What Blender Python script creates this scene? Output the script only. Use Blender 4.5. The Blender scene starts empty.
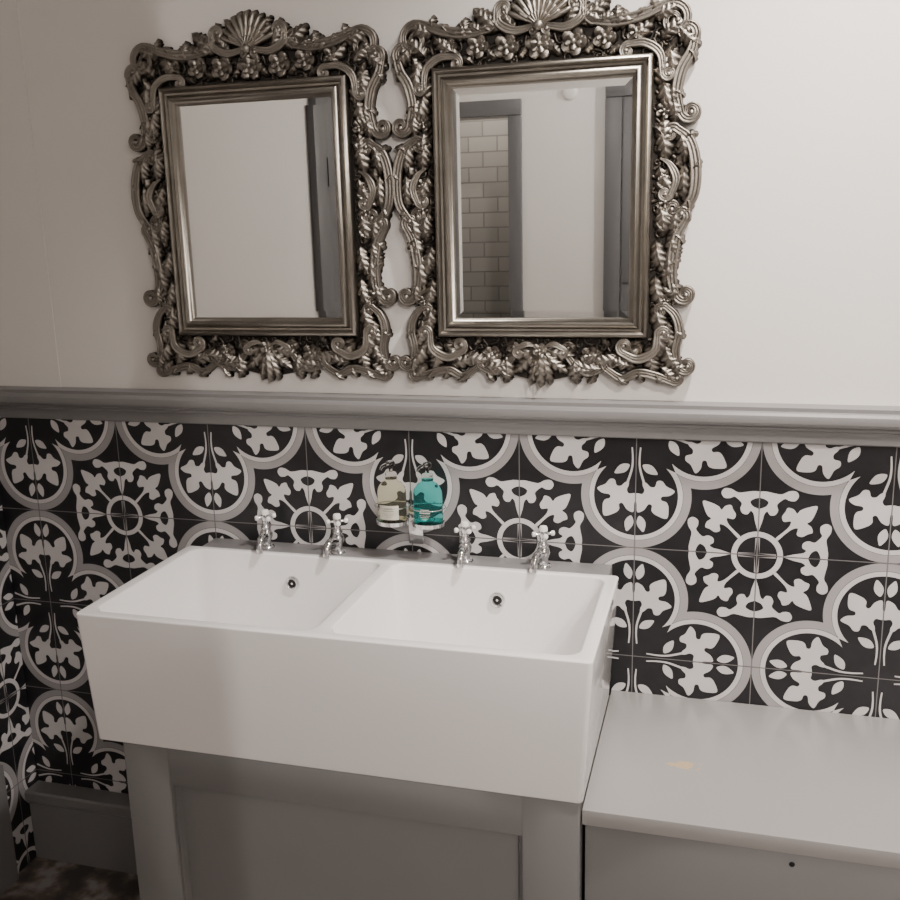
import bpy, bmesh, math, random
from mathutils import Vector, Matrix
random.seed(4)
H=1.33
WY=1.598
LX=-1.42
RX=1.3
sc=bpy.context.scene
col=sc.collection
def pi(v): return v*math.pi/180
# ---------------------------------------------------------------- materials
def mat(name,c,rough=.5,metal=0,bump=0,bscale=200,var=0,vscale=5,coat=0,trans=0,ior=1.45,spec=.5):
    m=bpy.data.materials.new(name); m.use_nodes=True
    nt=m.node_tree; n=nt.nodes; l=nt.links; b=n['Principled BSDF']
    b.inputs['Base Color'].default_value=(*c,1); b.inputs['Roughness'].default_value=rough
    b.inputs['Metallic'].default_value=metal
    b.inputs['Coat Weight'].default_value=coat
    b.inputs['Coat Roughness'].default_value=.08
    b.inputs['Transmission Weight'].default_value=trans
    b.inputs['IOR'].default_value=ior
    b.inputs['Specular IOR Level'].default_value=spec
    tc=n.new('ShaderNodeTexCoord')
    if var:
        t=n.new('ShaderNodeTexNoise'); t.inputs['Scale'].default_value=vscale; t.inputs['Detail'].default_value=4
        l.new(tc.outputs['Object'],t.inputs['Vector'])
        r=n.new('ShaderNodeValToRGB')
        r.color_ramp.elements[0].position=.3; r.color_ramp.elements[1].position=.7
        r.color_ramp.elements[0].color=(*[x*(1-var) for x in c],1)
        r.color_ramp.elements[1].color=(*[min(1,x*(1+var)) for x in c],1)
        l.new(t.outputs['Fac'],r.inputs['Fac']); l.new(r.outputs['Color'],b.inputs['Base Color'])
    if bump:
        t=n.new('ShaderNodeTexNoise'); t.inputs['Scale'].default_value=bscale; t.inputs['Detail'].default_value=3
        l.new(tc.outputs['Object'],t.inputs['Vector'])
        bp=n.new('ShaderNodeBump'); bp.inputs['Strength'].default_value=bump; bp.inputs['Distance'].default_value=.002
        l.new(t.outputs['Fac'],bp.inputs['Height']); l.new(bp.outputs['Normal'],b.inputs['Normal'])
    return m
M={}
M['plaster']=mat('plaster_paint',(.70,.672,.645),.6,bump=.2,bscale=25,var=.015,vscale=3)
M['ceil']=mat('ceiling_paint',(.36,.35,.34),.8,bump=.1)
M['grey']=mat('grey_eggshell_paint',(.192,.187,.187),.40,bump=.03,bscale=60,var=.02,vscale=8)
M['greydoor']=mat('grey_door_paint',(.115,.113,.117),.45,bump=.05,bscale=60)
M['tblack']=mat('tile_black',(.016,.0155,.018),.3,var=.2,vscale=30)
M['twhite']=mat('tile_white',(.60,.58,.58),.35,var=.04,vscale=20)
M['tgrey']=mat('tile_grey',(.34,.325,.328),.35,var=.04,vscale=20)
M['grout']=mat('tile_grout',(.2,.19,.19),.8)
M['ceramic']=mat('white_fireclay',(.88,.86,.85),.12,coat=.6)
M['chrome']=mat('chrome',(.75,.75,.76),.1,metal=1)
M['dark']=mat('dark_void',(.01,.01,.01),.6)
M['porc']=mat('porcelain_white',(.85,.83,.8),.15,coat=.5)
M['mirror']=mat('silvered_glass',(.82,.83,.82),.012,metal=1)
M['rail']=mat('frame_champagne_silver',(.30,.278,.245),.36,metal=1,bump=.15,bscale=150,var=.12,vscale=25)
M['clearp']=mat('clear_plastic',(.97,.97,.96),.04,trans=1,ior=1.15)
M['cream']=mat('pale_clear_soap',(.96,.94,.76),.04,trans=.97,ior=1.07)
M['teal']=mat('turquoise_soap',(.20,.80,.78),.04,trans=.95,ior=1.08)
M['label']=mat('label_white',(.60,.58,.50),.4)
M['ink']=mat('label_ink',(.34,.37,.28),.5)
# patinated silver by relief height
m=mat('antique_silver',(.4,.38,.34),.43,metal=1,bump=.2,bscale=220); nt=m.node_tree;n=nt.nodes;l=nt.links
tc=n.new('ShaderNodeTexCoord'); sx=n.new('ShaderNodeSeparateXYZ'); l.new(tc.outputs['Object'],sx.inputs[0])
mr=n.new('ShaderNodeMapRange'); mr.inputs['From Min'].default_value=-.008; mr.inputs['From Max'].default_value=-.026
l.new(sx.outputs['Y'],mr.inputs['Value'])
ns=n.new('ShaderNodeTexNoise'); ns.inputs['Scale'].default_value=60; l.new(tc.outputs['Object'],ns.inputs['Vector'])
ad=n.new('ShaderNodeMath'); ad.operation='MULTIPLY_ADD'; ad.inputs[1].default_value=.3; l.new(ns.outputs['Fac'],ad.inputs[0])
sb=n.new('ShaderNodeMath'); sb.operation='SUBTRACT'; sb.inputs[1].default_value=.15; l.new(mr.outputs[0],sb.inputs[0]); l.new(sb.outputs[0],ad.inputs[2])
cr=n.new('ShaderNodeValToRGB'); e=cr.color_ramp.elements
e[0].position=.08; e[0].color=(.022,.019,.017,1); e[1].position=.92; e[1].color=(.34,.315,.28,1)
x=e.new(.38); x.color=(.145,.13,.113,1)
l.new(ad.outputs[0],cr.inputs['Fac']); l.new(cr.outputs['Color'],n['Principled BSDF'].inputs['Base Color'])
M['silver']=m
M['patina']=mat('dark_patina',(.03,.026,.023),.55,metal=.6)
# floor
m=mat('floor_worn',(.1,.07,.06),.5,bump=.2,bscale=30); nt=m.node_tree;n=nt.nodes;l=nt.links
tc=n.new('ShaderNodeTexCoord'); ns=n.new('ShaderNodeTexNoise'); ns.inputs['Scale'].default_value=16; ns.inputs['Detail'].default_value=7
l.new(tc.outputs['Object'],ns.inputs['Vector']); cr=n.new('ShaderNodeValToRGB'); e=cr.color_ramp.elements
e[0].position=.40; e[0].color=(.07,.066,.062,1); e[1].position=.60; e[1].color=(.32,.30,.28,1); x=e.new(.50); x.color=(.15,.115,.10,1)
l.new(ns.outputs['Fac'],cr.inputs['Fac']); l.new(cr.outputs['Color'],n['Principled BSDF'].inputs['Base Color'])
M['floor']=m
# white metro brick
m=mat('white_metro_tile',(.6,.58,.55),.25); nt=m.node_tree;n=nt.nodes;l=nt.links
tc=n.new('ShaderNodeTexCoord'); sx=n.new('ShaderNodeSeparateXYZ'); cx=n.new('ShaderNodeCombineXYZ')
l.new(tc.outputs['Object'],sx.inputs[0]); l.new(sx.outputs['X'],cx.inputs[0]); l.new(sx.outputs['Z'],cx.inputs[1])
br=n.new('ShaderNodeTexBrick'); br.inputs['Scale'].default_value=1; br.inputs['Brick Width'].default_value=.18; br.inputs['Row Height'].default_value=.09
br.inputs['Mortar Size'].default_value=.004; br.inputs['Color1'].default_value=(.60,.565,.51,1); br.inputs['Color2'].default_value=(.50,.47,.43,1); br.inputs['Mortar'].default_value=(.34,.32,.29,1)
l.new(cx.outputs[0],br.inputs['Vector']); l.new(br.outputs['Color'],n['Principled BSDF'].inputs['Base Color'])
bp=n.new('ShaderNodeBump'); bp.inputs['Strength'].default_value=.5; bp.inputs['Distance'].default_value=.003; bp.invert=True
l.new(br.outputs['Fac'],bp.inputs['Height']); l.new(bp.outputs['Normal'],n['Principled BSDF'].inputs['Normal'])
M['brick']=m
# worktop with scuff
m=mat('grey_worktop_paint',(.3,.285,.28),.24,bump=.05,bscale=40); nt=m.node_tree;n=nt.nodes;l=nt.links
tc=n.new('ShaderNodeTexCoord'); mp=n.new('ShaderNodeMapping'); l.new(tc.outputs['Object'],mp.inputs[0])
mp.inputs['Location'].default_value=(-(-.0286)/.026,-1.372/.014,-.527/.02); mp.inputs['Scale'].default_value=(1/.026,1/.014,1/.02)
ln=n.new('ShaderNodeVectorMath'); ln.operation='LENGTH'; l.new(mp.outputs[0],ln.inputs[0])
ns=n.new('ShaderNodeTexNoise'); ns.inputs['Scale'].default_value=90; l.new(tc.outputs['Object'],ns.inputs['Vector'])
a1=n.new('ShaderNodeMath'); a1.operation='MULTIPLY_ADD'; a1.inputs[1].default_value=2.4; l.new(ns.outputs['Fac'],a1.inputs[0]); l.new(ln.outputs['Value'],a1.inputs[2])
lt=n.new('ShaderNodeMath'); lt.operation='LESS_THAN'; lt.inputs[1].default_value=1.85; l.new(a1.outputs[0],lt.inputs[0])
mx=n.new('ShaderNodeMix'); mx.data_type='RGBA'; mx.inputs['A'].default_value=(.33,.318,.31,1); mx.inputs['B'].default_value=(.47,.36,.23,1)
l.new(lt.outputs[0],mx.inputs['Factor']); l.new(mx.outputs['Result'],n['Principled BSDF'].inputs['Base Color'])
M['top']=m
# ---------------------------------------------------------------- helpers
def finish(bm,name,mats,smooth=None,parent=None,loc=(0,0,0),kind=None,label=None,cat=None,recalc=True):
    if recalc: bmesh.ops.recalc_face_normals(bm,faces=bm.faces)
    me=bpy.data.meshes.new(name); bm.to_mesh(me); bm.free()
    for k in mats: me.materials.append(M[k])
    if smooth is not None:
        me.polygons.foreach_set('use_smooth',[True]*len(me.polygons)); me.set_sharp_from_angle(angle=pi(smooth))
    o=bpy.data.objects.new(name,me); col.objects.link(o); o.location=loc
    if parent: o.parent=parent
    if kind: o['kind']=kind
    if label: o['label']=label
    if cat: o['category']=cat
    return o
def empty(name,loc,label,cat,group=None):
    o=bpy.data.objects.new(name,None); col.objects.link(o); o.location=loc; o.empty_display_size=.05
    o['label']=label; o['category']=cat
    if group:o['group']=group
    return o
def box(bm,x0,x1,y0,y1,z0,z1,bev=0,mi=0,seg=2):
    t=bmesh.new()
    vs=[t.verts.new((x,y,z)) for x in(x0,x1) for y in(y0,y1) for z in(z0,z1)]
    for f in((0,1,3,2),(4,6,7,5),(0,4,5,1),(2,3,7,6),(0,2,6,4),(1,5,7,3)): t.faces.new([vs[i] for i in f])
    if bev: bmesh.ops.bevel(t,geom=t.edges[:],offset=bev,segments=seg,profile=.5,affect='EDGES')
    merge(bm,t,mi)
def merge(bm,t,mi=None):
    mp={v:bm.verts.new(v.co) for v in t.verts}
    for f in t.faces:
        try:
            nf=bm.faces.new([mp[v] for v in f.verts]); nf.material_index=f.material_index if mi is None else mi; nf.smooth=f.smooth
        except ValueError: pass
    t.free()
def lathe(bm,prof,c=(0,0,0),seg=24,sx=1,sy=1,mi=0,axis='Z'):
    rings=[]
    def P(r,a,z):
        x,y=r*math.cos(a)*sx,r*math.sin(a)*sy
        if axis=='Z': v=(x,y,z)
        elif axis=='Y': v=(x,-z,y)
        else: v=(z,x,y)
        return (v[0]+c[0],v[1]+c[1],v[2]+c[2])
    for r,z in prof:
        if r<1e-6: rings.append([bm.verts.new(P(0,0,z))])
        else: rings.append([bm.verts.new(P(r,2*math.pi*i/seg,z)) for i in range(seg)])
    for a,b in zip(rings,rings[1:]):
        for i in range(seg):
            j=(i+1)%seg
            if len(a)==1 and len(b)==1: continue
            if len(a)==1: f=[a[0],b[i],b[j]]
            elif len(b)==1: f=[a[i],a[j],b[0]]
            else: f=[a[i],a[j],b[j],b[i]]
            bm.faces.new(f).material_index=mi
def tube3(bm,pts,rads,seg=10,mi=0):
    pts=[Vector(p) for p in pts]; rings=[]
    up=Vector((0.13,.31,.94)).normalized()
    for i,p in enumerate(pts):
        t=(pts[min(i+1,len(pts)-1)]-pts[max(i-1,0)]).normalized()
        n=t.cross(up)
        if n.length<.1: n=t.cross(Vector((1,0,0)))
        n.normalize(); b=t.cross(n)
        r=rads[i] if hasattr(rads,'__len__') else rads
        rings.append([bm.verts.new(p+n*r*math.cos(2*math.pi*k/seg)+b*r*math.sin(2*math.pi*k/seg)) for k in range(seg)])
    for a,b in zip(rings,rings[1:]):
        for k in range(seg):
            j=(k+1)%seg; bm.faces.new([a[k],a[j],b[j],b[k]]).material_index=mi
    bm.faces.new(rings[0][::-1]).material_index=mi; bm.faces.new(rings[-1]).material_index=mi
def catmull(P,n=8,closed=False):
    out=[];N=len(P)
    rng=range(N) if closed else range(N-1)
    for i in rng:
        if closed: p0,p1,p2,p3=[P[(i+k)%N] for k in(-1,0,1,2)]
        else:
            p1,p2=P[i],P[i+1]; p0=P[i-1] if i>0 else tuple(2*a-b for a,b in zip(p1,p2)); p3=P[i+2] if i+2<N else tuple(2*b-a for a,b in zip(p1,p2))
        for k in range(n):
            t=k/n
            out.append(tuple(.5*((2*b)+(-a+c)*t+(2*a-5*b+4*c-d)*t*t+(-a+3*b-3*c+d)*t**3) for a,b,c,d in zip(p0,p1,p2,p3)))
    if not closed: out.append(tuple(P[-1]))
    return out
# ---------------------------------------------------------------- tile pattern (quarter motif, unit tile, origin at quatrefoil centre)
motif=[]
cnt=[0]
def add(poly,m,ly):
    cnt[0]+=1 if ly>=3 else 0
    motif.append((poly,m,.0002*ly+(.000008*cnt[0] if ly>=3 else 0)))
def addm(poly,m,ly):
    add(poly,m,ly); add([(b,a) for a,b in poly][::-1],m,ly)
CU=.54
def lobe_strip(R1,R2,m,ly,N=26):
    def th(R):
        s=CU/(R*math.sqrt(2)); return math.pi/4+math.asin(min(1,s))
    t1,t2=th(R1),th(R2)
    for i in range(N):
        a,b=i/N,(i+1)/N
        P=lambda R,t:(min(1,CU+R*math.cos(t)),R*math.sin(t))
        q=[P(R1,t1*a),P(R2,t2*a),P(R2,t2*b),P(R1,t1*b)]
        addm(q,m,ly)
lobe_strip(.393,.460,1,1)
lobe_strip(.350,.390,0,2)
def shape(half,c,ang,s,m,ly,mirror=True,n=4,wy=1):
    tail=[(a,-b) for a,b in half[::-1] if abs(b)>1e-6]
    P=catmull(half+tail,n,closed=True)
    ca,sa=math.cos(ang),math.sin(ang)
    q=[(c[0]+s*(a*ca-b*wy*sa),c[1]+s*(a*sa+b*wy*ca)) for a,b in P]
    (addm if mirror else add)(q,m,ly)
def stroke(P,w0,w1,m,ly,n=5,mirror=True):
    Q=catmull(P,n); N=len(Q); A=[];B=[]
    for i,p in enumerate(Q):
        a=Q[max(i-1,0)];b=Q[min(i+1,N-1)];tx,tz=b[0]-a[0],b[1]-a[1];L=math.hypot(tx,tz) or 1
        w=(w0+(w1-w0)*i/(N-1))/2; A.append((p[0]-tz/L*w,p[1]+tx/L*w)); B.append((p[0]+tz/L*w,p[1]-tx/L*w))
    (addm if mirror else add)(A+B[::-1],m,ly)
wing=[(0,0),(.08,.06),(.20,.09),(.25,.19),(.16,.31),(.22,.42),(.38,.44),(.58,.55),(.62,.38),(.55,.20),(.62,.14),(.73,.22),(.88,.18),(1.08,0)]
shape(wing,(.415,.06),pi(33),.345,0,3,wy=.96)
alm=[(0,0),(.22,.20),(.5,.26),(.80,.17),(1.04,0)]
shape(alm,(.715,.035),pi(14),.14,0,3)
stroke([(.12,.035),(.22,.028),(.31,.035),(.43,.07)],.012,.020,0,3)
shape(alm,(.27,.055),pi(58),.14,0,3)
# pointed trefoil joining ring and band cusp
club=[(0,0),(.03,.04),(.22,.035),(.38,.05),(.47,.12),(.37,.22),(.41,.34),(.53,.38),(.62,.42),(.68,.30),(.67,.17),(.76,.18),(.90,.12),(1.05,0)]
shape(club,(.858,.858),pi(225),.41,0,3,mirror=False,wy=.82)
def ring(r0,r1,m,ly,n=12):
    for i in range(n):
        a,b=math.pi*.5*i/n,math.pi*.5*(i+1)/n
        add([(1-r0*math.cos(a),1-r0*math.sin(a)),(1-r1*math.cos(a),1-r1*math.sin(a)),(1-r1*math.cos(b),1-r1*math.sin(b)),(1-r0*math.cos(b),1-r0*math.sin(b))],m,ly)
ring(.160,.205,0,2)
addm([(1,.982),(.85,.982),(.85,1)],1,3)
# broad curled bracket on each tile edge
brk=catmull([(1,.452),(.95,.450),(.885,.462),(.83,.468),(.775,.440),(.722,.438),(.698,.476),(.722,.518),(.768,.520),(.80,.505),(.832,.525),(.862,.560),(.852,.605),(.872,.645),(.912,.650),(.935,.62),(.958,.645),(.972,.71),(1,.798)],4)
addm(brk+[(1.02,.798),(1.02,.452)],0,3)
addm(catmull([(1,.505),(.962,.515),(.93,.540),(.95,.578),(1,.600)],4)+[(1.02,.600),(1.02,.505)],2,4)
def tiling(bm,x0,x1,z0,z1,phx,phz,mapf,off):
    T=.2; t=bmesh.new()
    k0=math.floor((x0-phx)/T); k1=math.ceil((x1-phx)/T); j0=math.floor((z0-phz)/T); j1=math.ceil((z1-phz)/T)
    g=.0008
    for k in range(k0,k1):
        for j in range(j0,j1):
            ck=k if k%2 else k+1; cj=j if j%2 else j+1
            su=1 if ck==k else -1; sv=1 if cj==j else -1
            cx=phx+ck*T; cz=phz+cj*T
            a,b=phx+k*T,phz+j*T
            q=[(a+g,b+g),(a+T-g,b+g),(a+T-g,b+T-g),(a+g,b+T-g)]
            f=t.faces.new([t.verts.new((x,z,.0006)) for x,z in q]); f.material_index=off+2
            for poly,m,dp in motif:
                pts=[]
                for u,v in poly:
                    u=min(max(u,.005),.995); v=min(max(v,.005),.995)
                    pts.append((cx+su*u*T,cz+sv*v*T,.0006+dp))
                if su*sv<0: pts=pts[::-1]
                f=t.faces.new([t.verts.new(p) for p in pts]); f.material_index=off+m
    f=t.faces.new([t.verts.new(p) for p in((x0,z0,.0003),(x1,z0,.0003),(x1,z1,.0003),(x0,z1,.0003))]); f.material_index=off+3
    for co,no in(((x0,0,0),(-1,0,0)),((x1,0,0),(1,0,0)),((0,z0,0),(0,-1,0)),((0,z1,0),(0,1,0))):
        bmesh.ops.bisect_plane(t,geom=t.verts[:]+t.edges[:]+t.faces[:],plane_co=co,plane_no=no,clear_outer=True)
    for v in t.verts: v.co=Vector(mapf(v.co.x,v.co.y,v.co.z))
    merge(bm,t)
RINGX=.0711; RINGZ=H-.535
# ---------------------------------------------------------------- room
bm=bmesh.new(); box(bm,LX-.1,RX+.1,WY,WY+.1,0,2.4)
box(bm,LX,-1.243,WY-.0015,WY+.01,1.045,2.4)
tiling(bm,LX,RX,.15,.992,RINGX,RINGZ,lambda x,z,d:(x,WY-d,z),1)
finish(bm,'wall_back',['plaster','twhite','tgrey','tblack','grout'],kind='structure',recalc=False)
bm=bmesh.new(); box(bm,LX-.1,LX,-2.0,WY,0,2.4)
tiling(bm,.9,WY,.0,.992,WY-.06,RINGZ,lambda x,z,d:(LX+d,x,z),1)
finish(bm,'wall_left',['plaster','twhite','tgrey','tblack','grout'],kind='structure',recalc=False)
bm=bmesh.new(); box(bm,RX,RX+.1,-2,WY,0,2.4); finish(bm,'wall_right',['plaster'],kind='structure')
bm=bmesh.new(); box(bm,LX-.1,-1.106,-2.1,-2,1.91,2.4); box(bm,-1.106,RX+.1,-2.1,-2,0,2.4)
finish(bm,'wall_front',['plaster'],kind='structure')
bm=bmesh.new(); box(bm,-2.6,-.2,-2.9,-2.8,0,2.4); finish(bm,'wall_corridor',['brick'],kind='structure')
bm=bmesh.new(); box(bm,.0,.3,-.35,-.28,0,2.4); finish(bm,'shadow_panel',['plaster'],kind='structure')  # unseen panel added to cast the shadow edge on sink and back wall
bm=bmesh.new(); box(bm,-2.6,RX+.1,-2.9,WY+.1,-.1,0); finish(bm,'floor',['floor'],kind='structure')
bm=bmesh.new(); box(bm,-2.6,RX+.1,-2.9,WY+.1,2.4,2.5); finish(bm,'ceiling',['ceil'],kind='structure')
def extrude_profile(prof,a,b,fn,name,m,smooth=22,kind='structure'):
    bm=bmesh.new(); A=[bm.verts.new(fn(a,d,z)) for d,z in prof]; B=[bm.verts.new(fn(b,d,z)) for d,z in prof]
    n=len(prof)
    for i in range(n):
        j=(i+1)%n; bm.faces.new([A[i],A[j],B[j],B[i]])
    bm.faces.new(A[::-1]); bm.faces.new(B)
    return finish(bm,name,[m],smooth=smooth,kind=kind)
dado=[(0,.988),(.010,.988),(.012,.990),(.012,.999),(.0135,1.004),(.0175,1.0095),(.0235,1.012),(.0235,1.018),(.028,1.018),(.0335,1.020),(.037,1.025),(.038,1.031),(.037,1.037),(.034,1.041),(.030,1.043),(.030,1.049),(0,1.051)]
extrude_profile(dado,LX+.002,RX,lambda t,d,z:(t,WY-d,z),'trim_1','grey')
extrude_profile(dado,.9,WY-.002,lambda t,d,z:(LX+d,t,z),'trim_2','grey')
base=[(0,0),(.036,0),(.036,.132),(.034,.136),(.040,.140),(.046,.146),(.046,.164),(.042,.168),(0,.168)]
extrude_profile(base,LX+.002,-.905,lambda t,d,z:(t,WY-d,z),'baseboard_back','grey')
base2=[(0,0),(.014,0),(.014,.27),(0,.27)]
extrude_profile(base2,-.10,1.490,lambda t,d,z:(LX+d,t,z),'baseboard_left','grey')
# doors and casings
def casing(name,boxes):
    bm=bmesh.new()
    for b in boxes: box(bm,*b,bev=.004)
    return finish(bm,name,['greydoor'],smooth=30,kind='structure')
casing('trim_3',[(LX,LX+.03,-.23,-.10,0,1.968),(LX,LX+.03,-1.10,-1.00,0,1.968),(LX,LX+.03,-1.10,-.10,1.97,2.06)])
bm=bmesh.new(); box(bm,LX,LX+.01,-.995,-.25,.005,1.965,.002)
for z0,z1 in((.2,.9),(1.05,1.8)):
    box(bm,LX+.006,LX+.016,-.88,-.36,z0,z1,.004)
d1o=finish(bm,'door_1',['greydoor'],smooth=30,kind='structure')
for hz_ in(.35,1.55):
    bm=bmesh.new(); box(bm,LX+.031,LX+.036,-.235,-.200,hz_-.05,hz_+.05,.001); tube3(bm,[(LX+.034,-.238,hz_-.055),(LX+.034,-.238,hz_+.055)],.009,seg=12)
    h=finish(bm,'hinge',['dark'],smooth=40,parent=d1o,label='dark metal hinge')
casing('trim_4',[(-1.106,-1.036,-2.1,-1.975,0,1.909),(LX+.001,-1.036,-2.1,-1.975,1.911,1.99)])
casing('trim_5',[(-.603,-.52,-2,-1.97,0,1.968),(.34,.42,-2,-1.97,0,1.968),(-.603,.42,-2,-1.97,1.97,2.05)])
bm=bmesh.new(); box(bm,-.515,.335,-1.99,-1.985,.005,1.965,.001); 
for z0,z1 in((.2,.9),(1.05,1.8)): box(bm,-.4,.22,-1.986,-1.975,z0,z1,.004)
finish(bm,'door_2',['greydoor'],smooth=30,kind='structure')
bm=bmesh.new(); lathe(bm,[(.040,0),(.040,-.010),(.034,-.016),(.02,-.020),(0,-.021)],(-.787,-2.0,2.01),axis='Y',seg=28)
finish(bm,'wall_sensor',['plaster'],smooth=40,label='small round white detector fixed high on the plaster wall',cat='sensor')
# ---------------------------------------------------------------- mirrors
def tube2(bm,pts,rad,d0,flat=.85,seg=8,dend=None):
    N=len(pts); rings=[]
    for i,p in enumerate(pts):
        a=pts[max(i-1,0)]; b=pts[min(i+1,N-1)]
        tx,tz=b[0]-a[0],b[1]-a[1]; L=math.hypot(tx,tz) or 1; tx/=L;tz/=L
        r=max(rad[i],.0004); d=d0 if dend is None else d0+(dend-d0)*i/(N-1)
        rings.append([bm.verts.new((p[0]-tz*r*math.cos(2*math.pi*k/seg),-(d+r*flat*math.sin(2*math.pi*k/seg)),p[1]+tx*r*math.cos(2*math.pi*k/seg))) for k in range(seg)])
    for a,b in zip(rings,rings[1:]):
        for k in range(seg):
            j=(k+1)%seg; bm.faces.new([a[k],a[j],b[j],b[k]])
    bm.faces.new(rings[0][::-1]); bm.faces.new(rings[-1])
def ribbon(bm,pts,rad,d0,h=.7):
    sec=[(-1,0),(-1.0,.35),(-.84,.70),(-.62,.78),(-.38,.50),(-.18,.56),(0,.66),(.18,.56),(.38,.50),(.62,.78),(.84,.70),(1.0,.35),(1,0)]
    N=len(pts); rings=[]
    for i,p in enumerate(pts):
        a=pts[max(i-1,0)]; b=pts[min(i+1,N-1)]
        tx,tz=b[0]-a[0],b[1]-a[1]; L=math.hypot(tx,tz) or 1; tx/=L;tz/=L
        r=max(rad[i],.0004)
        rings.append([bm.verts.new((p[0]-tz*r*s,-(d0-.008+(.008+r*h*q*1.5 if q>0 else 0)),p[1]+tx*r*s)) for s,q in sec])
    for a,b in zip(rings,rings[1:]):
        for k in range(len(sec)-1): bm.faces.new([a[k],a[k+1],b[k+1],b[k]])
    bm.faces.new(rings[0][::-1]); bm.faces.new(rings[-1])
def curl(p,t,s,r,turns,n=26):
    nx,nz=-t[1]*s,t[0]*s; cx,cz=p[0]+nx*r,p[1]+nz*r
    a0=math.atan2(p[1]-cz,p[0]-cx); out=[]
    for i in range(1,n+1):
        f=i/n; rr=r*(1-.78*f**.85); a=a0+s*turns*2*math.pi*f
        out.append((cx+rr*math.cos(a),cz+rr*math.sin(a)))
    return out
def ball(bm,x,z,r,d,fl=.8):
    t=bmesh.new(); bmesh.ops.create_uvsphere(t,u_segments=10,v_segments=7,radius=r)
    for v in t.verts: v.co=Vector((v.co.x+x,v.co.z*fl*-1-d,v.co.y+z))
    merge(bm,t)
def scroll(bm,P,w,end=None,start=None,d=.014,taper=.5):
    for sgn in(1,-1):
        Q=catmull([(x*sgn,z) for x,z in P],9)
        def tang(a,b):
            L=math.hypot(b[0]-a[0],b[1]-a[1]) or 1; return((b[0]-a[0])/L,(b[1]-a[1])/L)
        path=list(Q); ne=ns=0
        if end:
            c=curl(Q[-1],tang(Q[-2],Q[-1]),end[0]*sgn,end[1],end[2]); path=path+c; ne=len(c)
        if start:
            c=curl(Q[0],tang(Q[1],Q[0]),start[0]*sgn,start[1],start[2]); path=c[::-1]+path; ns=len(c)
        N=len(path); rad=[]
        for i in range(N):
            r=w
            if i<ns: r=w*(taper*.8+(1-taper*.8)*i/ns)
            elif not start: r=min(r,w*(.25+.75*min(1,(i)/(len(Q)*.5))))
            if i>=N-ne and ne: r=w*(taper*.8+(1-taper*.8)*(N-1-i)/ne)
            elif not end: r=min(r,w*(.15+.85*min(1,(N-1-i)/(len(Q)*.5))))
            u=(i-ns)/max(1,N-ns-ne)
            if 0<u<1: r*=.85+.35*math.sin(math.pi*u)
            rad.append(r)
        ribbon(bm,path,rad,d)
        for on,k in((start,0),(end,-1)):
            if on: ball(bm,path[k][0],path[k][1],w*.66,d+w*.4)
def leaf(bm,x,z,ang,L,W,bend=.8,d=.013,n=5,h=.010,both_=True,NF=36,NS=12):
    for sgn in((1,-1) if both_ else(1,)):
        rows=[]
        px,pz=x,z
        for i in range(NF+1):
            f=i/NF; a=ang+bend*f
            if i: px+=L/NF*math.cos(a); pz+=L/NF*math.sin(a)
            env=math.sin(math.pi*min(1,f**.75*.97+.03))**.7
            ph=(f*n)%1.0
            lob=.64+.36*math.sin(math.pi*ph)**.7
            row=[]
            for k in range(NS+1):
                s=-1+2*k/NS; q=abs(s)
                w=W*env*lob*s
                fx=L*.14*q*env
                X=px-math.sin(a)*w+math.cos(a)*fx; Z=pz+math.cos(a)*w+math.sin(a)*fx
                phq=(f*n-.35*q)
                rip=math.cos(2*math.pi*phq)*.0021*q*env*min(1,L/.05)
                mid=.0024*math.exp(-(s/.15)**2)*(1-f*.6)
                hh=d-.004+h*(1-q**2.6)*(.55+.45*math.sin(math.pi*f*.9+.3))*(.4+.6*env)-rip*1.3+mid+.004*f*(1-q)
                if k in(0,NS): hh=.006
                row.append(bm.verts.new((X*sgn,-hh,Z)))
            rows.append(row)
        for a,b in zip(rows,rows[1:]):
            for k in range(NS): bm.faces.new([a[k],a[k+1],b[k+1],b[k]])
def shellf(bm,cx,cz,a0,a1,R,n,d=.010,h=.014,peak=0):
    NA,NR=n*8,10; rows=[]
    for i in range(NA+1):
        f=i/NA; a=a0+(a1-a0)*f; rp=abs(math.sin(math.pi*n*f)); row=[]
        edge=R*(.82+.18*rp**.6)*(1-peak+peak*math.sin(math.pi*f))
        for k in range(NR+1):
            g=k/NR; r=edge*g
            hh=d+h*math.sin(math.pi*(.25+.62*g))*.8+(.0045*rp**.8)*g-.002*(g>.93)
            if k==NR: hh=.006
            if i in(0,NA): hh=min(hh,.008)
            row.append(bm.verts.new((cx+r*math.cos(a),-hh,cz+r*math.sin(a))))
        rows.append(row)
    for a,b in zip(rows,rows[1:]):
        for k in range(NR): bm.faces.new([a[k],a[k+1],b[k+1],b[k]])
def flower(bm,x,z,R,n=5,d=.015,both_=True):
    for sgn in((1,-1) if both_ else(1,)):
        for sc_,dd,ro in((1,0,.3),(.6,.003,.3+math.pi/n)):
            NA,NR=n*10,8; rows=[]
            for i in range(NA):
                a=2*math.pi*i/NA; pp=abs(math.cos(n*a/2+ro)); row=[]
                edge=R*sc_*(.66+.34*pp**.5)
                for k in range(NR+1):
                    g=k/NR; r=edge*g
                    hh=d+dd+.0014*pp*math.sin(math.pi*g*.8)+.0022*g**2-.0030*(1-pp)*g
                    if k==NR: hh=d+dd-.003 if sc_<1 else .006
                    row.append(bm.verts.new((sgn*x+r*math.cos(a),-hh,z+r*math.sin(a))))
                rows.append(row)
            for i in range(NA):
                a,b=rows[i],rows[(i+1)%NA]
                for k in range(NR): bm.faces.new([a[k],a[k+1],b[k+1],b[k]])
        ball(bm,x*sgn,z,R*.18,d+.006)
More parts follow.
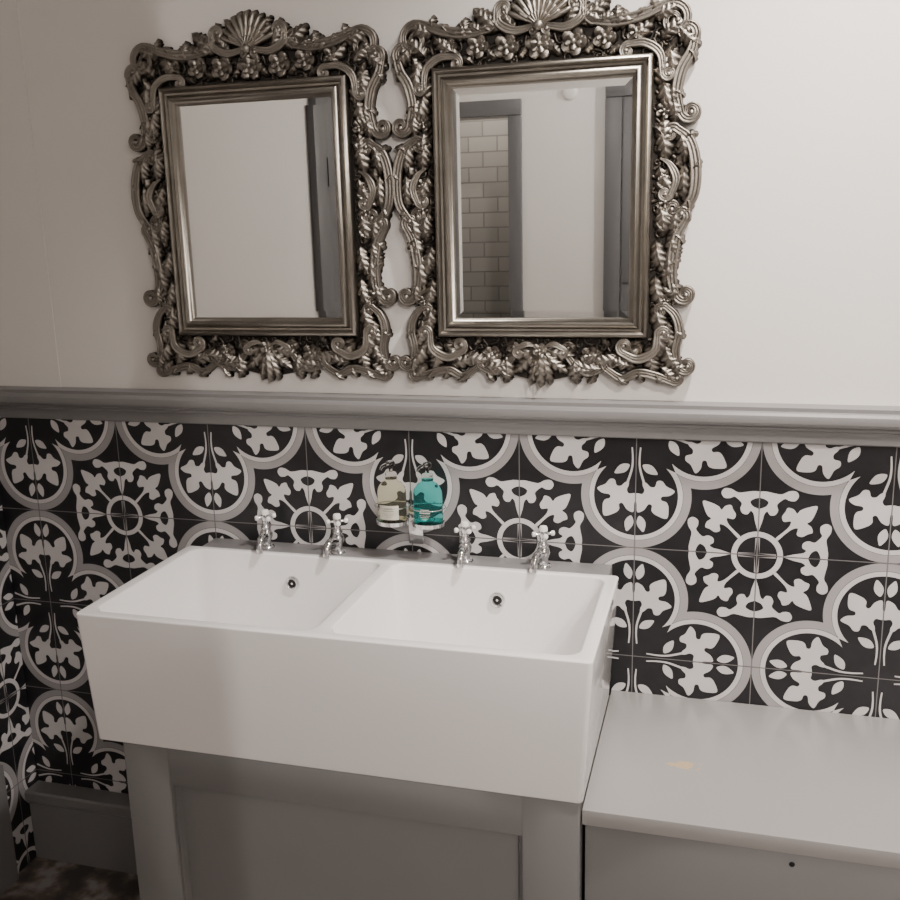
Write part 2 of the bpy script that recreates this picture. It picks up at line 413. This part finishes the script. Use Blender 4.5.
mir=empty('wall_mirror',(-.784,WY,H+.041),'ornate antique-silver rococo framed mirror on the plaster wall above the dado rail','mirror','pair of ornate mirrors')
outl=[(0,.325),(.03,.318),(.05,.303),(.08,.288),(.12,.280),(.16,.284),(.195,.290),(.222,.283),(.236,.258),(.230,.22),(.218,.19),(.213,.155),(.218,.12),(.230,.09),(.238,.045),(.237,0),(.228,-.035),(.217,-.065),(.212,-.12),(.213,-.17),(.218,-.21),(.224,-.25),(.232,-.285),(.22,-.292),(.19,-.284),(.15,-.28),(.11,-.282),(.075,-.284),(.04,-.296),(0,-.302)]
pl=catmull(outl+[(-x,z) for x,z in outl[-2:0:-1]],3,closed=True)
bm=bmesh.new()
A=[bm.verts.new((x*.955,-.001,z*.96)) for x,z in pl]; B=[bm.verts.new((x*.95,-.008,z*.955)) for x,z in pl]
for i in range(len(pl)):
    j=(i+1)%len(pl); bm.faces.new([A[i],A[j],B[j],B[i]])
bm.faces.new(A); bm.faces.new(B[::-1])
finish(bm,'backing',['patina'],parent=mir)
prof=[(0,.005),(0,.022),(.003,.028),(.006,.030),(.009,.027),(.0105,.022),(.014,.021),(.0165,.024),(.019,.029),(.0225,.030),(.025,.027),(.027,.020),(.029,.019),(.032,.013)]
bm=bmesh.new(); hx,hz=.175,.215; loops=[]
for s,d in prof: loops.append([bm.verts.new((a*(hx-s),-d,b*(hz-s))) for a,b in((-1,-1),(1,-1),(1,1),(-1,1))])
for a,b in zip(loops,loops[1:]):
    for k in range(4): j=(k+1)%4; bm.faces.new([a[k],a[j],b[j],b[k]])
finish(bm,'inner_moulding',['rail'],smooth=50,parent=mir,label='stepped champagne-silver inner moulding')
bm=bmesh.new(); gx,gz=hx-.031,hz-.031; L0=[bm.verts.new((a*gx,-.0130,b*gz)) for a,b in((-1,-1),(1,-1),(1,1),(-1,1))]
L1=[bm.verts.new((a*(gx-.012),-.0135,b*(gz-.012))) for a,b in((-1,-1),(1,-1),(1,1),(-1,1))]
for k in range(4): j=(k+1)%4; bm.faces.new([L0[k],L0[j],L1[j],L1[k]])
bm.faces.new(L1); 
finish(bm,'mirror_glass',['mirror'],parent=mir,recalc=True,label='bevelled mirror glass')
# carved ornament
bm=bmesh.new(); w=.0074
def curlet(x,z,ang,r,s,w_,d):
    for sgn in(1,-1):
        t=(math.cos(ang)*sgn,math.sin(ang))
        path=[(x*sgn-t[0]*r*1.6,z-t[1]*r*1.6),(x*sgn-t[0]*r*.8,z-t[1]*r*.8),(x*sgn,z)]
        path=catmull(path,3)+curl((x*sgn,z),t,s*sgn,r,1.15,14)
        N=len(path); tube2(bm,path,[w_*(1-.55*i/N) for i in range(N)],d,seg=6,flat=.8)
z=-.255
while z<.26:
    for xo in(.186,.204):
        curlet(xo,z+random.uniform(-.004,.004),random.uniform(0,6.28),random.uniform(.005,.008),random.choice((1,-1)),.0032,.010)
    z+=.017
x=.008
while x<.2:
    for zz in(.226,.246,-.228,-.250):
        curlet(x,zz+random.uniform(-.003,.003),random.uniform(0,6.28),random.uniform(.005,.008),random.choice((1,-1)),.0032,.010)
    x+=.017
LV=[
 (.170,.268,5,.048,.017,.6),(.208,.255,-60,.050,.016,.6),(.185,.232,60,.050,.016,-.9),
 (.196,.230,-70,.062,.018,-.5),(.186,.165,95,.055,.017,-.7),(.190,.18,-85,.060,.018,.5),
 (.203,.150,-60,.040,.016,-.8),(.208,.175,-110,.045,.015,.8),
 (.183,.112,-60,.060,.018,-.6),(.213,.105,-60,.055,.016,-.6),(.19,.075,70,.05,.016,.7),
 (.186,.052,-75,.060,.018,.6),(.225,.055,-95,.060,.015,.2),(.186,-.005,-60,.055,.018,-.8),
 (.218,-.01,-110,.055,.016,.5),(.184,-.060,-85,.060,.017,.4),(.204,-.075,-85,.065,.016,-.3),(.184,-.115,-90,.060,.017,.6),
 (.207,-.12,-60,.045,.015,-.8),(.210,-.05,-100,.045,.015,.8),
 (.188,-.160,-95,.060,.018,.9),(.205,-.185,-100,.055,.017,.9),(.190,-.195,-70,.060,.018,-.8),(.203,-.225,-85,.052,.018,.9),(.183,-.225,-110,.055,.018,1.0),
 (.212,-.245,-50,.040,.014,-.7),(.195,-.262,-30,.040,.014,-.6),
 (.170,-.225,-150,.060,.018,.7),(.160,-.263,175,.058,.016,-.6),(.135,-.243,-150,.056,.017,-.7),(.105,-.266,185,.056,.016,-.5),
 (.105,-.238,200,.050,.016,.7),(.06,-.245,-110,.050,.016,.8),(.045,-.265,-20,.050,.015,.6),
 (.155,.262,165,.060,.017,.5),(.13,.234,20,.056,.016,.6),(.105,.266,170,.055,.016,-.6),(.062,.270,20,.055,.016,.5),
 (.075,.260,120,.048,.015,-.7),(.035,.262,40,.055,.016,.7),(.115,.262,60,.028,.013,.8),
 (.09,.262,45,.034,.013,-.8),
]
for a in LV: leaf(bm,a[0],a[1],pi(a[2]),a[3],a[4],bend=a[5])
scroll(bm,[(.082,.268),(.115,.264),(.155,.270),(.195,.284)],w,end=(-1,.025,1.35),start=(-1,.013,1.1))
scroll(bm,[(.236,.238),(.229,.213),(.216,.190),(.210,.157),(.217,.126)],w,end=(1,.015,1.25),start=(1,.014,1.2))
scroll(bm,[(.210,.106),(.231,.087),(.241,.050),(.239,.006),(.221,-.022)],w,end=(-1,.015,1.25),start=(1,.011,1.2))
scroll(bm,[(.188,.062),(.203,.052),(.213,.03),(.206,.006)],w*.75,end=(-1,.010,1.2),d=.018)
scroll(bm,[(.230,-.03),(.217,-.055),(.210,-.09),(.210,-.125),(.218,-.150)],w,end=(1,.014,1.25),start=(1,.011,1.2))
scroll(bm,[(.202,-.165),(.217,-.180),(.224,-.205),(.219,-.235),(.224,-.262)],w*.85,end=(1,.013,1.3),start=(1,.010,1.2),d=.015)
scroll(bm,[(.218,-.288),(.192,-.278),(.160,-.272),(.135,-.282),(.110,-.268)],w*.85,end=(-1,.014,1.3),start=(1,.009,1.1))
scroll(bm,[(.190,-.208),(.186,-.236),(.160,-.250),(.134,-.240)],w*.85,end=(-1,.012,1.2),start=(-1,.010,1.2),d=.018)
scroll(bm,[(.04,-.240),(.058,-.262),(.080,-.274),(.100,-.268)],w*.8,end=(1,.011,1.2),start=(-1,.010,1.2))
scroll(bm,[(.135,.230),(.162,.230),(.184,.214),(.189,.184)],w*.75,end=(1,.009,1.2),start=(1,.010,1.2),d=.018)
TW=[(.120,.268,100),(.150,.272,80),(.175,.280,60),(.230,.215,-20),(.209,.16,10),(.228,.095,50),(.240,.045,10),(.234,-.005,-50),
    (.218,-.055,-10),(.209,-.10,-10),(.222,-.205,0),(.222,-.262,-40),(.19,-.280,-80),(.16,-.275,-100),(.13,-.284,-70),(.09,-.280,-90),(.065,-.275,-110),
    (.185,.02,-70),(.185,-.04,-80),(.186,-.09,-70),(.19,.10,100),(.19,.145,-100),(.16,.232,-170),(.12,.228,170),(.075,.226,10),(.028,.226,160),(.05,-.226,-10),(.11,-.226,170),(.15,-.226,-20),(.2,.2,-120),(.203,.23,-140),(.215,.06,-120),(.2,-.14,-60)]
for x,z,a in TW:
    leaf(bm,x-.008*math.cos(pi(a)),z-.008*math.sin(pi(a)),pi(a),.024,.0085,bend=random.choice((-1.1,1.1)),d=.015,n=3,h=.008,NF=15,NS=8)
leaf(bm,.040,.268,pi(55),.05,.015,bend=.4); leaf(bm,.056,.268,pi(15),.04,.014,bend=.9); leaf(bm,.022,.285,pi(70),.040,.011,bend=-.5)
shellf(bm,0,.266,pi(18),pi(162),.066,11,d=.013,peak=.12)
shellf(bm,0,.266,pi(25),pi(155),.042,9,d=.018,h=.009)
shellf(bm,0,.266,pi(30),pi(150),.024,7,d=.022,h=.007)
scroll(bm,[(.012,.266),(.040,.262),(.064,.274),(.068,.292)],w*.8,end=(1,.012,1.25),start=(1,.006,1),d=.017)
ball(bm,0,.266,.008,.028)
# soft leafy spray at the bottom centre
leaf(bm,.004,-.236,pi(-52),.058,.015,bend=.35,d=.014)
leaf(bm,.004,-.232,pi(-28),.058,.015,bend=.5,d=.014)
leaf(bm,.002,-.238,pi(-72),.060,.013,bend=-.15,d=.015)
leaf(bm,0,-.234,pi(-90),.066,.014,bend=0,d=.018,both_=False)
scroll(bm,[(.006,-.232),(.022,-.226),(.040,-.234)],w*.6,end=(-1,.008,1.2),d=.020)
flower(bm,0,-.236,.014,5,.022,False)
flower(bm,0,.240,.026,6,.017,False)
flower(bm,.053,.240,.0235,5,.016); flower(bm,.100,.244,.021,5,.016); flower(bm,.148,.247,.017,5)
flower(bm,.197,-.004,.016,5); flower(bm,.082,-.245,.018,5); flower(bm,.192,.132,.014,5)
flower(bm,.196,.035,.013,5); flower(bm,.199,-.155,.012,5)
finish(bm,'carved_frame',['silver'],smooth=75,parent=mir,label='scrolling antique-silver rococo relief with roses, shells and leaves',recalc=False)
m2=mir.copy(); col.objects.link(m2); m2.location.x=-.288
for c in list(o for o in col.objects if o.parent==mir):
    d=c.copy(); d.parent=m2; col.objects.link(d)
mir['label']='ornate antique-silver rococo mirror reflecting a plain white wall'
m2['label']='ornate antique-silver rococo mirror reflecting a white-bricked doorway'
# ---------------------------------------------------------------- sink
sink=empty('sink',(-.547,1.37,.545),'white double-basin fireclay trough sink on the grey cabinet','sink')
def hexa(bot,top,z0,z1,bv,bb=0):
    t=bmesh.new(); vs=[]
    for (x0,x1,y0,y1),z in((bot,z0),(top,z1)):
        for x,y in((x0,y0),(x1,y0),(x1,y1),(x0,y1)): vs.append(t.verts.new((x,y,z)))
    t.faces.new(vs[3::-1]); t.faces.new(vs[4:8])
    for i in range(4): j=(i+1)%4; t.faces.new([vs[i],vs[j],vs[4+j],vs[4+i]])
    ve=[e for e in t.edges if abs(e.verts[0].co.z-e.verts[1].co.z)>.05]
    bmesh.ops.bevel(t,geom=ve,offset=bv,segments=6,profile=.5,affect='EDGES')
    if bb:
        be=[e for e in t.edges if abs(e.verts[0].co.z-z0)<1e-5 and abs(e.verts[1].co.z-z0)<1e-5]
        bmesh.ops.bevel(t,geom=be,offset=bb,segments=5,profile=.5,affect='EDGES')
    bmesh.ops.recalc_face_normals(t,faces=t.faces)
    return t
def tmpobj(t):
    me=bpy.data.meshes.new('tmp'); t.to_mesh(me); t.free(); o=bpy.data.objects.new('tmp',me); col.objects.link(o); return o
body=tmpobj(hexa((-.944,-.162,1.204,1.532),(-.953,-.148,1.194,1.536),.545,.765,.008))
cuts=[tmpobj(hexa((-.915,-.573,1.226,1.509),(-.935,-.557,1.210,1.523),.595,.80,.022,.018)),
      tmpobj(hexa((-.522,-.186,1.226,1.509),(-.539,-.166,1.210,1.523),.595,.80,.022,.018))]
for c in cuts:
    md=body.modifiers.new('b','BOOLEAN'); md.operation='DIFFERENCE'; md.object=c; md.solver='EXACT'
md=body.modifiers.new('bv','BEVEL'); md.width=.0034; md.segments=4; md.limit_method='ANGLE'; md.angle_limit=pi(50)
bpy.context.view_layer.update()
dg=bpy.context.evaluated_depsgraph_get()
me=bpy.data.meshes.new_from_object(body.evaluated_get(dg)); me.name='basin_body'
me.polygons.foreach_set('use_smooth',[True]*len(me.polygons)); me.set_sharp_from_angle(angle=pi(40))
me.materials.clear(); me.materials.append(M['ceramic'])
for o in [body]+cuts: bpy.data.objects.remove(o)
sb=bpy.data.objects.new('basin_body',me); col.objects.link(sb); sb.parent=sink; sb.location=-sink.location
def rel(o,p):
    o.parent=p; o.location=Vector(o.location)-p.location; return o
for cx in(-.734,-.352):
    OY=1.5150
    bm=bmesh.new(); lathe(bm,[(.0075,-.004),(.0075,.002),(.009,.0035),(.0125,.003),(.0138,.001),(.0138,-.004)],(cx,OY,.713),axis='Y',seg=28)
    lathe(bm,[(0,.0012),(.0078,.0012)],(cx,OY,.713),axis='Y',seg=28,mi=1)
    lathe(bm,[(.0022,.001),(.0022,.002),(0,.0024)],(cx,OY,.713),axis='Y',seg=12)
    rel(finish(bm,'overflow_ring',['chrome','dark'],smooth=40,label='chrome overflow ring with dark opening'),sink)
for cx in(-.741,-.354):
    bm=bmesh.new(); lathe(bm,[(0,.001),(.012,.001),(.016,.003),(.032,.004),(.035,.002),(.035,-.001)],(cx,1.37,.595),seg=32)
    rel(finish(bm,'drain',['chrome'],smooth=40,label='chrome drain'),sink)
bm=bmesh.new(); box(bm,-.93,-.166,1.5385,WY-.0015,.5455,.762,.002)
finish(bm,'tap_ledge',['grey'],smooth=30,label='narrow grey boxed ledge between sink and tiled wall',cat='ledge')
# ---------------------------------------------------------------- taps
tap=empty('tap',(0,0,0),'chrome crosshead pillar tap with white porcelain button behind the sink','tap','chrome pillar taps')
bm=bmesh.new(); lathe(bm,[(0,0),(.0135,0),(.014,.002),(.0125,.005),(.009,.007),(0,.007)],seg=28)
finish(bm,'base_flange',['chrome'],smooth=40,parent=tap)
bm=bmesh.new(); lathe(bm,[(0,.006),(.0085,.006),(.0075,.010),(.0085,.016),(.011,.022),(.0115,.028),(.010,.033),(.0078,.036),(.0092,.039),(.0092,.042),(.007,.045),(.0058,.049),(.007,.052),(0,.052)],seg=24)
finish(bm,'body',['chrome'],smooth=40,parent=tap)
bm=bmesh.new(); pts=catmull([(0,-.008,.025),(0,-.022,.029),(0,-.034,.028),(0,-.041,.021),(0,-.044,.012)],5)
tube3(bm,pts,[.0072-.0012*i/(len(pts)-1) for i in range(len(pts))],seg=14); lathe(bm,[(.0,.006),(.0068,.006),(.0072,.010),(.0062,.014),(0,.014)],(0,-.044,0),seg=16)
finish(bm,'spout',['chrome'],smooth=50,parent=tap)
bm=bmesh.new(); lathe(bm,[(0,.051),(.0055,.051),(.0074,.056),(.0074,.063),(.0064,.066),(0,.066)],seg=20)
for k in range(4):
    a=pi(35+90*k); c,s=math.cos(a)*.82,math.sin(a)*.82
    rr=[(.004,.0034),(.010,.0028),(.0155,.0028)]
    tube3(bm,[(c*r,s*r,.060) for r,_ in rr],[q for _,q in rr],seg=12)
finish(bm,'cross_handle',['chrome'],smooth=50,parent=tap)
for k in range(4):
    a=pi(35+90*k); c,s=math.cos(a)*.82,math.sin(a)*.82
    rr=[(.0155,.0026),(.017,.0042),(.0205,.0048),(.0235,.0040),(.0245,.0018)]
    bm=bmesh.new(); tube3(bm,[(c*r,s*r,.060) for r,_ in rr],[q for _,q in rr],seg=12)
    finish(bm,'handle_tip',['porc'],smooth=50,parent=tap,label='pale porcelain handle tip')
bm=bmesh.new(); lathe(bm,[(.0074,.0655),(.0074,.070),(.006,.0735),(0,.075)],seg=20)
finish(bm,'porcelain_button',['porc'],smooth=50,parent=tap,label='white porcelain button')
ch=[o for o in col.objects if o.parent==tap]
for i,(x,rot) in enumerate(((-.802,12),(-.659,-8),(-.419,5),(-.280,-15))):
    t=tap
    if i:
        t=tap.copy(); col.objects.link(t)
        for c in ch:
            d=c.copy(); d.parent=t; col.objects.link(d)
    t.location=(x,1.560,.762); t.rotation_euler=(0,0,pi(rot*.8))
# ---------------------------------------------------------------- vanity cabinet
cab=empty('vanity_cabinet',(-.53,1.4,0),'grey painted vanity cabinet with recessed panel under the sink','cabinet')
bm=bmesh.new(); box(bm,-.897,-.168,1.232,WY-.05,0,.545,.001)
rel(finish(bm,'body',['grey'],smooth=30),cab)
bm=bmesh.new(); box(bm,-.900,-.820,1.208,1.232,0,.5435,.0012); box(bm,-.249,-.167,1.208,1.232,0,.5435,.0012)
box(bm,-.8203,-.2487,1.2083,1.232,.479,.5435,.0012); box(bm,-.8203,-.2487,1.2083,1.232,0.0,.09,.0012)
rel(finish(bm,'face_frame',['grey'],smooth=30),cab)
bm=bmesh.new()
o=[(-.820,.090),(-.249,.090),(-.249,.479),(-.820,.479)]
def inset(q,s): return[(q[0][0]+s,q[0][1]+s),(q[1][0]-s,q[1][1]+s),(q[2][0]-s,q[2][1]-s),(q[3][0]+s,q[3][1]-s)]
lp=[]
for s,y in((0,1.214),(.004,1.214),(.0045,1.217),(.008,1.2235),(.0085,1.2255),(.010,1.2255)): lp.append([bm.verts.new((x,y,z)) for x,z in inset(o,s)])
for a,b in zip(lp,lp[1:]):
    for k in range(4): j=(k+1)%4; bm.faces.new([a[k],a[j],b[j],b[k]])
bm.faces.new(lp[-1])
rel(finish(bm,'recessed_panel',['grey'],smooth=15),cab)
# ---------------------------------------------------------------- low boxed unit with worktop
bm=bmesh.new(); box(bm,-.1645,RX-.002,1.220,WY-.002,.503,.527,.0012)
finish(bm,'worktop',['top'],smooth=30,label='light grey painted worktop with a tan scuff beside the sink',cat='worktop')
unit=empty('boxed_unit',(.4,1.4,0),'grey painted boxed-in unit under the low worktop','cabinet')
bm=bmesh.new(); box(bm,-.160,RX-.002,1.258,WY-.002,0,.503,.001); rel(finish(bm,'body',['grey'],smooth=30),unit)
bm=bmesh.new(); box(bm,-.162,RX-.002,1.234,1.258,0,.5025,.002)
rel(finish(bm,'front_panel',['grey'],smooth=30),unit)
bm=bmesh.new(); lathe(bm,[(0,.001),(.002,.0015),(.0035,.001),(.004,0)],(.12,1.234,.478),axis='Y',seg=14); rel(finish(bm,'screw_cap',['dark'],smooth=40),unit)
# ---------------------------------------------------------------- soap holder & bottles
SY=1.560; SZ=H-.502
hold=empty('soap_holder',(-.518,WY,SZ),'chrome double soap bottle holder fixed to the patterned tiles','soap holder')
bm=bmesh.new(); box(bm,-.533,-.505,WY-.008,WY-.003,SZ-.05,SZ+.02,.002); tube3(bm,[(-.519,WY-.006,SZ-.005),(-.519,SY,SZ-.003)],.004)
rel(finish(bm,'wall_plate',['chrome'],smooth=40),hold)
for cx in(-.552,-.485):
    bm=bmesh.new(); lathe(bm,[(0,-.004),(.027,-.004),(.029,-.003),(.030,.004),(.0285,.004),(.0275,-.001),(0,-.001)],(cx,SY,SZ),seg=36,sy=.9)
    rel(finish(bm,'cup_tray',['chrome'],smooth=40),hold)
    bm=bmesh.new(); ps=[(cx+.031*math.cos(a),SY+.028*math.sin(a),SZ+.03) for a in[2*math.pi*i/40 for i in range(41)]]
    tube3(bm,ps,.001,seg=8); tube3(bm,[(cx,SY+.028,SZ+.03),(cx,WY-.004,SZ+.03)],.0015,seg=8)
    rel(finish(bm,'wire_ring',['chrome'],smooth=60),hold)
def bottle(cx,liq,label,pumpm):
    e=empty('soap_bottle',(cx,SY,SZ-.001),label,'soap bottle')
    bm=bmesh.new(); lathe(bm,[(0,0),(.022,0),(.0255,.003),(.026,.01),(.026,.055),(.0245,.064),(.018,.073),(.010,.078),(.009,.083),(0,.083)],(0,0,0),seg=36,sx=1,sy=.85)
    finish(bm,'bottle_body',[liq],smooth=50,parent=e)
    bm=bmesh.new(); N=14; a0,a1=pi(228),pi(312); rows=[]
    if liq=='cream':
        for z in(.010,.036): rows.append([bm.verts.new((.0263*math.cos(a0+(a1-a0)*i/N),.0263*.86*math.sin(a0+(a1-a0)*i/N),z)) for i in range(N+1)])
        for i in range(N): bm.faces.new([rows[0][i],rows[0][i+1],rows[1][i+1],rows[1][i]])
    for zz,hh,f0,f1 in((.031,.0015,.3,.7),(.025,.002,.25,.75),(.021,.0008,.25,.75),(.018,.0008,.3,.7),(.015,.0008,.35,.65)):
        r=[[bm.verts.new((.0266*math.cos(a0+(a1-a0)*(f0+(f1-f0)*i/8)),.0266*.86*math.sin(a0+(a1-a0)*(f0+(f1-f0)*i/8)),z)) for i in range(9)] for z in(zz,zz+hh)]
        for i in range(8): bm.faces.new([r[0][i],r[0][i+1],r[1][i+1],r[1][i]]).material_index=1
    finish(bm,'bottle_label',['label','ink' if liq=='cream' else 'label'],smooth=60,parent=e,label='white printed label')
    bm=bmesh.new(); lathe(bm,[(0,.080),(.0105,.080),(.0105,.090),(.0085,.092),(.0035,.093),(.0035,.102),(.0075,.103),(.008,.105),(.008,.109),(.006,.112),(0,.112)],seg=24)
    tube3(bm,catmull([(0,0,.107),(-.005,-.012,.108),(-.009,-.021,.106),(-.010,-.024,.101)],4),.0028,seg=10)
    finish(bm,'pump',[pumpm],smooth=40,parent=e,label='clear plastic pump')
bottle(-.552,'cream','pale clear hand soap bottle with white label in the holder','clearp')
bottle(-.485,'teal','translucent teal liquid soap bottle with pump in the holder','clearp')
# ---------------------------------------------------------------- lights
def light(kind,loc,energy,color,size=.1,target=None,**k):
    L=bpy.data.lights.new('lamp','%s'%kind); L.energy=energy; L.color=color
    if kind=='AREA': L.size=size
    else: L.shadow_soft_size=size
    for a,b in k.items(): setattr(L,a,b)
    o=bpy.data.objects.new('room_light',L); col.objects.link(o); o.location=loc
    if target: o.rotation_euler=(Vector(target)-Vector(loc)).to_track_quat('-Z','Y').to_euler()
    return o
WC=(1,.93,.87)
light('POINT',(.918,-1.2,2.2),104,WC,.014)
light('SPOT',(.30,1.15,2.36),160,WC,.05,target=(-.02,1.36,.6),spot_size=pi(96),spot_blend=1)
light('SPOT',(.75,.25,2.34),115,(1,.885,.79),.08,target=(.27,1.6,1.30),spot_size=pi(58),spot_blend=1)
light('SPOT',(-.7,-.9,2.34),26,WC,.05,target=(-.8,-2,1.4),spot_size=pi(100),spot_blend=.8)  # extra spot added to brighten the opposite wall in the mirror reflection
light('POINT',(-1.5,-2.3,2.2),10,WC,.08)
w=bpy.data.worlds.new('world'); sc.world=w; w.use_nodes=True; w.node_tree.nodes['Background'].inputs[0].default_value=(.5,.48,.47,1); w.node_tree.nodes['Background'].inputs[1].default_value=.1
# ---------------------------------------------------------------- camera
d1=Vector((.2677,-.2190,.9383)); d2=Vector((.9632,.0370,-.2663))
d1.normalize(); d2=(d2-d1*d2.dot(d1)).normalized(); dn=d1.cross(d2)
R=[Vector((d2[i],d1[i],-dn[i])) for i in range(3)]  # cam right, down, fwd in world
right,down,fwd=R
mw=Matrix((( right.x,-down.x,-fwd.x,0),(right.y,-down.y,-fwd.y,0),(right.z,-down.z,-fwd.z,H),(0,0,0,1)))
cd=bpy.data.cameras.new('camera'); cam=bpy.data.objects.new('camera',cd); col.objects.link(cam); cam.matrix_world=mw
cd.sensor_width=36; cd.lens=36*964/900; cd.clip_start=.02
sc.camera=cam
